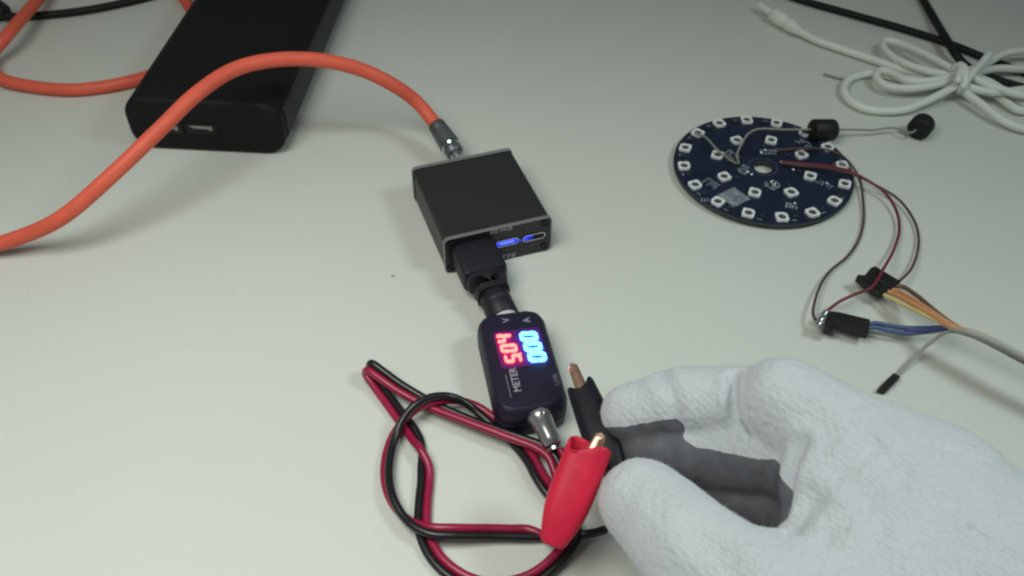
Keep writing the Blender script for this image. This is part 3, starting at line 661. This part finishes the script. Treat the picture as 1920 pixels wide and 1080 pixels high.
wire('thin_wire', [(1466, 306, zb), (1505, 311, zb + 1.5), (1560, 317, zb + 2.5), (1604, 329, zb + 2), (1640, 346, 3.5), (1683, 372, 2.2), (1711, 408, 1.6), (1722, 442, 1.6), (1719, 477, 2.5), (1706, 508, 4.0), (1688, 526, 5.0)], 0.50, M['brown_wire'], board)
wire('short_wire', [(1303, 249, zb + 1.6), (1322, 257, zb + 2.5), (1345, 281, zb + 2.2), (1366, 298, zb), (1380, 306, ZT + 0.4)], 0.42, M['grey_wire'], board)

# ------------------------------------------------------------------ wire with two black beads
bw_ = thing('beaded_wire', 'stiff grey wire threaded through two black cylinders, resting on the edge of the round board', 'wire', U(1600, 244, 0))
wire('wire', [(1385, 306, ZT + 0.8), (1382, 290, ZT + 1.8), (1390, 271, ZT + 3.2), (1404, 250, ZT + 4.4), (1422, 242, 8.0), (1470, 243, 7.6), (1515, 243, 7.2), (1570, 243, 5.6), (1615, 243.5, 4.0), (1640, 244, 3.6), (1660, 240.5, 3.8), (1680, 240.5, 3.6), (1697, 246, 4.2), (1707, 249, 4.6), (1727, 236, 4.8)], 0.46, M['grey_wire'], bw_)
def bead(px, py, z, dirpx, r, L, name='bead'):
    c = U(px, py, z); d = U(px + dirpx[0], py + dirpx[1], z + dirpx[2]) - c; d /= np.linalg.norm(d)
    V, F = lathe(c - d * L / 2, d, [(0, 0.9), (0.02, r * .82), (0.25, r * .93), (0.8, r), (L - 0.8, r), (L - .25, r * .93), (L - 0.02, r * .82), (L, 0.9)], 32); return add(name, V, F, M['bead'], bw_, angle=50)
bead(1543, 244, 6.6, (20, 0, -0.6), 4.7, 10.6); bead(1727, 237, 5.1, (8, -9, 0), 5.0, 7.0)

# ------------------------------------------------------------------ ribbon of jumper wires
rb = thing('jumper_ribbon', 'bundle of coloured jumper wires ending in small black connector housings', 'wires', U(1700, 600, 0))
def housing(cs, zb_, zt_, nm='connector_housing'):
    P = [U(px, py, zt_) for px, py in cs]; V = np.array([[p[0], p[1], z] for z in (zb_, zt_) for p in P]); n_ = len(P)
    F = [list(range(n_))[::-1], list(range(n_, 2 * n_))] + [[k, (k + 1) % n_, n_ + (k + 1) % n_, n_ + k] for k in range(n_)]
    return add(nm, V, F, M['dupont'], rb, bevel=0.25, seg=1)
h1 = housing([(1606, 519), (1609, 514), (1622, 515), (1633, 501), (1641, 498), (1690, 527), (1677, 538), (1655, 552), (1640, 546)], 3.6, 6.2)
for t in (0.30, 0.5, 0.72):                      # little windows in the housing top
    c = U(1648 + 30 * (t - .5), 522 + 12 * (t - .2), 6.2); V, F = boxvf(Frame([*c[:2], 0], R(-60)), -1.0, 1.0, -.35, .35, 6.21, 6.32); add('latch_window', V, F, M['smd'], h1, smooth=False)
h2 = housing([(1548, 596), (1556, 582), (1573, 584), (1632, 598), (1629, 624), (1591, 613), (1567, 604), (1558, 616), (1546, 614)], 3.2, 6.6)
for (px, py, dx, dy) in ((1545, 588, 6, -9), (1537, 600, 6, -8), (1534, 607, 6, -6)):
    a, b = U(px - dx * .6, py + 6, 5.2), U(px + dx, py + dy * .6, 6.2); d = b - a; L = np.linalg.norm(d)
    V, F = lathe(a, d, [(0, .6), (.3, 1.0), (L * .8, 1.1), (L, .8)], 10); add('solder_pin', V, F, M['silver'], rb)
rw = 0.72
wire('yellow_wire', [(1652, 550, 5.2), (1662, 555, 5.6), (1700, 574, 8.5), (1745, 596, 12), (1790, 617, 14), (1850, 638, 15), (1925, 676, 16), (2050, 740, 14)], rw, M['w_yellow'], rb)
wire('orange_wire', [(1660, 546, 5.2), (1672, 549, 5.6), (1705, 566, 9), (1745, 589, 12.5), (1790, 615, 15.2), (1850, 635, 16.2), (1925, 672, 17), (2050, 736, 15)], rw * 1.25, M['w_orange'], rb)
wire('orange_wire', [(1667, 542, 5.2), (1680, 544, 5.6), (1712, 561, 9), (1750, 586, 12.5), (1792, 612, 14.6), (1850, 632, 15.6), (1925, 669, 16), (2050, 732, 15)], rw, M['w_orange'], rb)
wire('brown_wire', [(1674, 536, 5.2), (1690, 537, 5.6), (1720, 555, 9), (1752, 582, 12.5), (1785, 607, 14), (1815, 624, 14), (1850, 641, 14.2), (1925, 679, 14.5), (2050, 745, 13)], rw * 1.1, M['w_brown'], rb)
wire('blue_wire', [(1622, 610, 5.0), (1640, 606, 5.0), (1670, 611, 4.6), (1700, 615, 5), (1740, 615, 8), (1782, 615, 12.5), (1850, 634, 14.8), (1925, 673, 15), (2050, 741, 14)], rw * 1.15, M['w_blue'], rb)
wire('blue_wire', [(1622, 616, 4.6), (1640, 614, 4.6), (1670, 621, 4.4), (1700, 625, 4.6), (1740, 622, 7.4), (1782, 618, 12), (1850, 640, 13.8), (1925, 680, 14.2), (2050, 747, 13)], rw * 1.15, M['w_blue'], rb)
wire('purple_wire', [(1700, 620, 5.2), (1740, 617.5, 8.6), (1782, 614, 13), (1800, 620, 14), (1850, 638, 15), (1925, 676, 15.4), (2050, 744, 14)], rw * 1.1, M['w_purple'], rb)
for (dy, dz, m) in ((-3.5, 2.0, 'w_white'), (-1, 2.8, 'w_grey'), (2.5, 1.8, 'w_grey'), (-6, 0.5, 'w_white')):
    wire('grey_wire', [(1782, 616 + dy * .4, 13 + dz * .5), (1815, 625 + dy, 14 + dz), (1850, 637 + dy, 15 + dz), (1925, 674 + dy, 15.5 + dz), (2050, 740 + dy, 14 + dz)], rw * 1.05, M[m], rb)
housing([(1646, 728), (1676, 698), (1689, 705), (1661, 732)], 0.2, 2.6)
wire('white_wire', [(1678, 707, 1.5), (1690, 694, 1.8), (1722, 662, 4.0), (1748, 640, 8), (1778, 622, 12), (1820, 630, 14), (1925, 683, 14), (2050, 750, 13)], 0.6, M['w_grey'], rb)

# ------------------------------------------------------------------ white cable coil and black cords
wc = thing('white_cable', 'white cable tied in a bow of loops, plug end stretched out to the left', 'cable', U(1800, 140, 0))
K = (1802, 138)
main = [(1497, 58, 3.0), (1530, 75, 2.6), (1580, 93, 2.4), (1640, 113, 2.4), (1700, 134, 2.4), (1760, 146, 2.6), K + (3.2,), (1850, 118, 7), (1890, 99, 7.5), (1940, 97, 6.5), (1985, 112, 5), (1940, 128, 4), (1870, 129, 5), K + (7.0,),
        (1774, 124, 7.0), (1731, 101, 6.2), (1690, 83, 5), (1662, 76, 4.5), (1655, 86, 4.3), (1678, 110, 5), (1717, 127, 6), (1779, 141, 6.8), K + (5.6,), (1850, 152, 4.5), (1890, 176, 3), (1950, 215, 2.5), (1990, 232, 2.5), (1970, 246, 2.5), (1920, 242, 2.6), (1880, 226, 3.4), (1840, 196, 5), (1810, 172, 5.6), K + (8.0,),
        (1796, 157, 8.2), (1774, 171, 7.0), (1734, 191, 4.5), (1695, 206, 2.8), (1650, 208, 2.3), (1619, 203, 2.3), (1592, 187, 2.3), (1582, 168, 2.3), (1594, 148, 2.3), (1635, 138, 2.3), (1690, 147, 2.4), (1740, 153, 2.6), (1790, 150, 4), (1815, 163, 7), (1858, 173, 7), (1920, 168, 6), (1985, 158, 5), (1975, 175, 3), (1915, 208, 2.5), (1870, 180, 3.5), K + (5,),
        (1788, 149, 7.4), (1746, 161, 6.6), (1700, 166, 5.4), (1662, 161, 4.8), (1643, 145, 4.6), (1652, 132, 4.6), (1672, 137, 5), (1703, 152, 6.2), (1760, 150, 7.2), K + (9.2,), (1850, 158, 9), (1900, 175, 8), (1990, 190, 6)]
wire('cord', main, 1.85, M['white_cord'], wc, 2.0, 14)
a = U(1424, 10, 4.2); b = U(1500, 60, 3.4); d = b - a; L = np.linalg.norm(d); d /= L
V, F = lathe(a, d, [(0, 1.3), (0.4, 1.75), (L * .28, 1.9), (L * .33, 1.6)], 20); add('plug_tip', V, F, M['white_cord'], wc)
V, F = lathe(a, d, [(L * .31, 2.2), (L * .34, 3.2), (L * .40, 3.8), (L * .58, 3.7), (L * .66, 3.0), (L * .70, 2.6)], 24); add('plug_body', V, F, M['white_cord'], wc)
V, F = lathe(a, d, [(L * .69, 2.6), (L * .72, 3.3), (L * .80, 3.3), (L * .92, 2.6), (L, 2.2)], 24); add('strain_relief', V, F, M['white_cord'], wc)
V, F = sweep(catmull([U(1790, 128, 11), U(1800, 124, 13), U(1808, 130, 13.5), U(1809, 146, 12), U(1806, 162, 9), U(1800, 168, 6)], 1.5), 2.0, 12); add('tie', V, F, M['white_cord'], wc)
V, F = sweep(catmull([U(1806, 160, 10), U(1820, 140, 12), U(1838, 122, 12), U(1853, 104, 12)], 1.5), 1.8, 12); add('tie', V, F, M['white_cord'], wc)
V, F = sweep(catmull([U(1796, 150, 12.5), U(1800, 136, 13.2), U(1801, 122, 12.5)], 1.5), 1.7, 12); add('tie', V, F, M['white_cord'], wc)
V, F = sweep(catmull([U(1546, 139, 1.0), U(1562, 144, .9), U(1580, 148, .9), U(1610, 140, 1.0), U(1650, 130, 2)], 1.5), 0.55, 8); add('thin_strand', V, F, M['grey_wire'], wc)  # thin grey strand lying low beside the left loops
c1_ = thing('black_cable', 'black cable running from the top edge down to the right and under the white coil', 'cable', U(1640, 40, 0), 'black cables behind the white coil')
wire('cord', [(1400, -40, 2.1), (1490, -4, 2.1), (1590, 25, 2.1), (1700, 56, 2.1), (1780, 82, 2.1), (1850, 110, 2.1), (1890, 125, 2.1), (1960, 150, 2.1), (2060, 190, 2.1)], 1.85, M['cord'], c1_, 2.0, 12)
c2_ = thing('black_cable', 'short steep black cable dropping from the top edge across the longer black cable', 'cable', U(1755, 40, 0), 'black cables behind the white coil')
wire('cord', [(1700, -60, 2.1), (1727, -8, 2.1), (1752, 36, 3.0), (1776, 76, 5.8), (1792, 102, 5.0), (1815, 126, 2.2), (1850, 143, 2.1), (1895, 158, 2.1), (1980, 180, 2.1)], 2.0, M['cord'], c2_, 2.0, 12)

# ------------------------------------------------------------------ the gloved hand
hand = thing('gloved_hand', 'hand in a white knitted glove with grey coated palm, holding the two clips', 'hand', U(1600, 900, 0))
FING = {
 'index':  [(1575, 832, 43, 14.5), (1468, 756, 43, 12.2), (1440, 760, 37, 10.8), (1285, 752, 32, 10.0), (1184, 776, 25, 8.8)],
 'middle': [(1590, 890, 38, 14.0), (1465, 860, 32, 11.4), (1335, 850, 23.5, 10.4), (1222, 842, 18.5, 9.4)],
 'ring':   [(1600, 955, 34, 13.0), (1478, 930, 22, 11.2), (1352, 905, 14, 10.2), (1262, 888, 12, 9.2)],
 'pinky':  [(1610, 1020, 28, 12.0), (1490, 990, 14, 9.6), (1390, 968, 9.5, 8.8), (1320, 945, 9, 8.2)],
 'thumb':  [(1605, 1158, 38, 17.0), (1452, 1132, 36, 14.8), (1314, 1052, 33, 13.5), (1208, 946, 27, 11.8)],
}
PALM = [(1575, 835, 43, 14.5), (1610, 905, 38, 15), (1748, 947, 38, 20.3), (1890, 1150, 38, 25), (1770, 1200, 34, 21), (1602, 1142, 38, 16.0)]
ARM = [(1890, 1150, 38, 25), (2010, 1310, 38, 25), (2150, 1500, 42, 27)]
def sphere_pts(c, r, nn=14):
    out = []
    for i in range(1, nn):
        th = math.pi * i / nn
        for k in range(2 * nn):
            ph = math.pi * k / nn; out.append(c + r * np.array([math.sin(th) * math.cos(ph), math.sin(th) * math.sin(ph), math.cos(th)]))
    out += [c + [0, 0, r], c - [0, 0, r]]; return out
def hull(balls, bm):
    t = bmesh.new()
    for (px, py, z, r) in balls:
        for p in sphere_pts(U(px, py, z), r): t.verts.new(p)
    res = bmesh.ops.convex_hull(t, input=t.verts[:])
    bmesh.ops.delete(t, geom=[e for e in res['geom_interior'] if isinstance(e, bmesh.types.BMVert)], context='VERTS')
    me_ = bpy.data.meshes.new('t'); t.to_mesh(me_); t.free(); bm.from_mesh(me_); bpy.data.meshes.remove(me_)
bm = bmesh.new()
for f_ in FING.values():
    for a, b in zip(f_[:-1], f_[1:]): hull([a, b], bm)
hull(PALM, bm); hull(ARM[:2], bm); hull(ARM[1:], bm)
me = bpy.data.meshes.new('hand_form'); bm.to_mesh(me); bm.free()
tmp = bpy.data.objects.new('hand_form', me); COL.objects.link(tmp)
rm = tmp.modifiers.new('r', 'REMESH'); rm.mode = 'VOXEL'; rm.voxel_size = 0.8
sm = tmp.modifiers.new('s', 'SMOOTH'); sm.factor = 0.5; sm.iterations = 14
bpy.context.view_layer.update()
em = bpy.data.meshes.new_from_object(tmp.evaluated_get(bpy.context.evaluated_depsgraph_get()))
bpy.data.objects.remove(tmp)
bm = bmesh.new(); bm.from_mesh(em); bmesh.ops.triangulate(bm, faces=bm.faces[:]); bm.normal_update()
HV = np.array([v.co[:] for v in bm.verts]); HN = np.array([v.normal[:] for v in bm.verts]); HT = np.array([[v.index for v in f.verts] for f in bm.faces]); bm.free()
from mathutils import noise as NZ
def nz(P, sc, seed=0.0): return np.array([NZ.noise(Vector((p[0] * sc + seed, p[1] * sc, p[2] * sc))) for p in P])
# creases: cloth bunches into soft ridges, strongest at the web of the thumb
WEB = U(1500, 930, 45)
ridge_dir = U(1500, 800, 45) - U(1620, 1000, 45); ridge_dir /= np.linalg.norm(ridge_dir)
across = np.cross(ridge_dir, [0, 0, 1.])
q = (HV - WEB) @ across
webw = np.exp(-((np.linalg.norm(HV - WEB, axis=1)) / 17.0) ** 2)
n1 = nz(HV, 0.06); n2 = nz(HV, 0.16, 7.3); n3 = nz(HV, 0.5, 3.1)
HV = HV + HN * (0.55 * n1 + 0.22 * n2 + 0.10 * n3 + 0.6 * webw * np.sin(q * 0.62 + 3.0 * n1))[:, None]
def groove(pts, depth, width, lip):
    global HV
    pts = [U(*p) for p in pts]; best_ = np.full(len(HV), 1e9); sd = np.zeros(len(HV))
    for a, b in zip(pts[:-1], pts[1:]):
        t = np.clip(((HV - a) @ (b - a)) / ((b - a) @ (b - a)), 0, 1); d3 = HV - (a + t[:, None] * (b - a)); d = np.linalg.norm(d3, axis=1)
        k_ = d < best_; best_[k_] = d[k_]
    HV = HV + HN * (-depth * np.exp(-(best_ / width) ** 2) + lip * np.exp(-((best_ - 2.2 * width) / width) ** 2))[:, None]
def onhand(px, py):
    c = np.array([0, 0, CAM_H]); d = U(px, py, 0) - c; d /= np.linalg.norm(d); w_ = HV - c; t = w_ @ d; q_ = np.linalg.norm(w_ - t[:, None] * d, axis=1); k_ = np.where(q_ < 1.2)[0]
    return (px, py, float(HV[k_[np.argmin(t[k_])], 2])) if len(k_) else None
for line, dp, wd, lp_ in (([(1498, 832), (1482, 868), (1472, 910), (1468, 960)], 1.7, 1.9, 0.7), ([(1374, 705), (1373, 740), (1377, 790), (1395, 820)], 1.8, 1.2, 0.5),
                         ([(1490, 985), (1560, 905), (1640, 840)], 0.7, 2.4, 0.35), ([(1545, 1010), (1620, 930), (1690, 880)], 0.5, 2.2, 0.3), ([(1290, 985), (1350, 1040), (1380, 1078)], 0.5, 2.4, 0.25),
                         ([(1240, 700), (1262, 745), (1270, 790)], 0.6, 1.8, 0.3)):
    pts_ = [p for p in (onhand(*q) for q in line) if p]
    if len(pts_) > 1: groove(pts_, dp, wd, lp_)
HV[:, 2] = np.maximum(HV[:, 2], 0.3 + 0.02 * n3)
def unit(v): v = np.array(v, float); return v / np.linalg.norm(v)
best = np.full(len(HV), 1e9); fld = np.full(len(HV), -1.0)
RULE = {'index': ((0.05, -0.80, -0.60), 0.50), 'middle': ((-0.05, -0.95, -0.25), 0.12), 'ring': ((-0.1, -0.80, 0.40), -0.45), 'pinky': ((-0.1, -0.7, 0.5), -0.6), 'thumb': ((0.35, 0.55, -0.75), 0.35)}
tipx = U(1272, 775, 30)
for nm, ch in FING.items():
    pd, thr = unit(RULE[nm][0]), RULE[nm][1]
    for j, (a, b) in enumerate(zip(ch[:-1], ch[1:])):
        A, Bq = U(*a[:3]), U(*b[:3]); t = np.clip(((HV - A) @ (Bq - A)) / ((Bq - A) @ (Bq - A)), 0, 1)
        rad_ = a[3] * (1 - t) + b[3] * t; rel = HV - (A + t[:, None] * (Bq - A))
        d_ = np.linalg.norm(rel, axis=1) - rad_
        val = (rel @ pd) / rad_ - thr
        if nm == 'index': val = val - np.clip((HV[:, 0] - tipx[0] + 4.0 * (HN[:, 2] - 0.1)) * 0.11, -0.10, 1.5)
        if nm == 'middle': val = val - np.where(HV[:, 0] < tipx[0], np.clip((HV[:, 0] - tipx[0]) * 0.16, -2.0, 0), np.clip((HV[:, 0] - tipx[0]) * 0.014, 0, 0.35))
        if j == 0: d_ = d_ + 2.0
        k_ = d_ < best; best[k_] = d_[k_]; fld[k_] = val[k_]
# the palm under the knuckles is coated as well, where it faces the grip
C_ = U(1600, 960, 38); dpal = np.linalg.norm(HV - C_, axis=1)
pal = (HN @ unit((-0.75, -0.25, -0.6))) - 0.52
pal = pal - np.clip((HV[:, 2] - 26) * 0.12, 0, 3)
webx = U(1446, 940, 24)[0]
inpalm = HV[:, 0] > U(1478, 900, 20)[0]
fld = np.where(inpalm, pal, fld) + 0.07 * n2 + 0.02 * n3
fld = fld - 8 * np.clip((HV[:, 0] - webx) * 0.5, 0, 1) * np.clip((HV[:, 2] - 9) * 0.3, 0, 1)
fld = np.clip(fld, -1.2, 1.2)
_e = np.vstack([HT[:, [0, 1]], HT[:, [1, 2]], HT[:, [2, 0]]]); _e = np.vstack([_e, _e[:, ::-1]]); _dg = np.bincount(_e[:, 0], minlength=len(HV)).astype(float)
for _ in range(16):                              # an even edge to the coating
    fld = 0.4 * fld + 0.6 * np.bincount(_e[:, 0], weights=fld[_e[:, 1]], minlength=len(HV)) / np.maximum(_dg, 1)
fld = fld + 0.03 * n3
def cut(keep):
    """triangles on one side of the coating's edge, split along it"""
    vs = list(map(tuple, HV)); fs = []; cache = {}
    sgn = fld > 0
    def cr(i, j):
        key = (min(i, j), max(i, j))
        if key not in cache:
            t = fld[i] / (fld[i] - fld[j]); cache[key] = len(vs); vs.append(tuple(HV[i] + t * (HV[j] - HV[i])))
        return cache[key]
    for tri in HT:
        ins = [sgn[i] == keep for i in tri]; c = sum(ins)
        if c == 3: fs.append(list(tri))
        elif c == 1:
            k = ins.index(True); a, b, d = tri[k], tri[(k + 1) % 3], tri[(k + 2) % 3]; fs.append([a, cr(a, b), cr(a, d)])
        elif c == 2:
            k = ins.index(False); a, b, d = tri[k], tri[(k + 1) % 3], tri[(k + 2) % 3]; fs.append([b, d, cr(a, d), cr(a, b)])
    used = sorted({i for f in fs for i in f}); mp = {i: n_ for n_, i in enumerate(used)}
    return np.array([vs[i] for i in used]), [[mp[i] for i in f] for f in fs]
def addraw(name, V, F, m, parent):
    me = bpy.data.meshes.new(name); V = V * S - root_loc(parent); me.from_pydata([tuple(v) for v in V], [], F); me.materials.append(m); me.shade_smooth()
    o = bpy.data.objects.new(name, me); COL.objects.link(o); o.parent = parent; return o
V, F = cut(False); knit = addraw('knit_glove', V, F, M['knit'], hand)
V, F = cut(True); coat = addraw('palm_coating', V, F, M['palm'], hand)
# loose fibres standing off the knit
wt = np.where((fld[HT] < -0.05).all(axis=1))[0]
A_, B_, C_ = HV[HT[wt, 0]], HV[HT[wt, 1]], HV[HT[wt, 2]]
ar = np.linalg.norm(np.cross(B_ - A_, C_ - A_), axis=1); pick = RNG.choice(len(wt), 40000, p=ar / ar.sum())
r1, r2 = np.sqrt(RNG.random(40000)), RNG.random(40000)
P0 = A_[pick] * (1 - r1)[:, None] + B_[pick] * (r1 * (1 - r2))[:, None] + C_[pick] * (r1 * r2)[:, None]
NN = HN[HT[wt[pick], 0]]
D = NN * 0.9 + RNG.normal(0, 0.75, (40000, 3)); D /= np.linalg.norm(D, axis=1)[:, None]
Ln = RNG.uniform(0.3, 1.0, 40000)[:, None]
side_ = np.cross(D, RNG.normal(0, 1, (40000, 3))); side_ /= np.linalg.norm(side_, axis=1)[:, None]
bend = RNG.normal(0, 0.35, (40000, 3))
Wd = 0.026
Va = np.stack([P0 - side_ * Wd - NN * .1, P0 + side_ * Wd - NN * .1, P0 + D * Ln * .55 + side_ * Wd * .7, P0 + D * Ln * .55 - side_ * Wd * .7, P0 + (D + bend) * Ln], 1).reshape(-1, 3)
idx = np.arange(40000) * 5
F = [f for i in idx for f in ([i, i + 1, i + 2, i + 3], [i + 3, i + 2, i + 4])]
fz = addraw('loose_fibres', Va, F, M['fuzz'], hand); fz['kind'] = 'stuff'
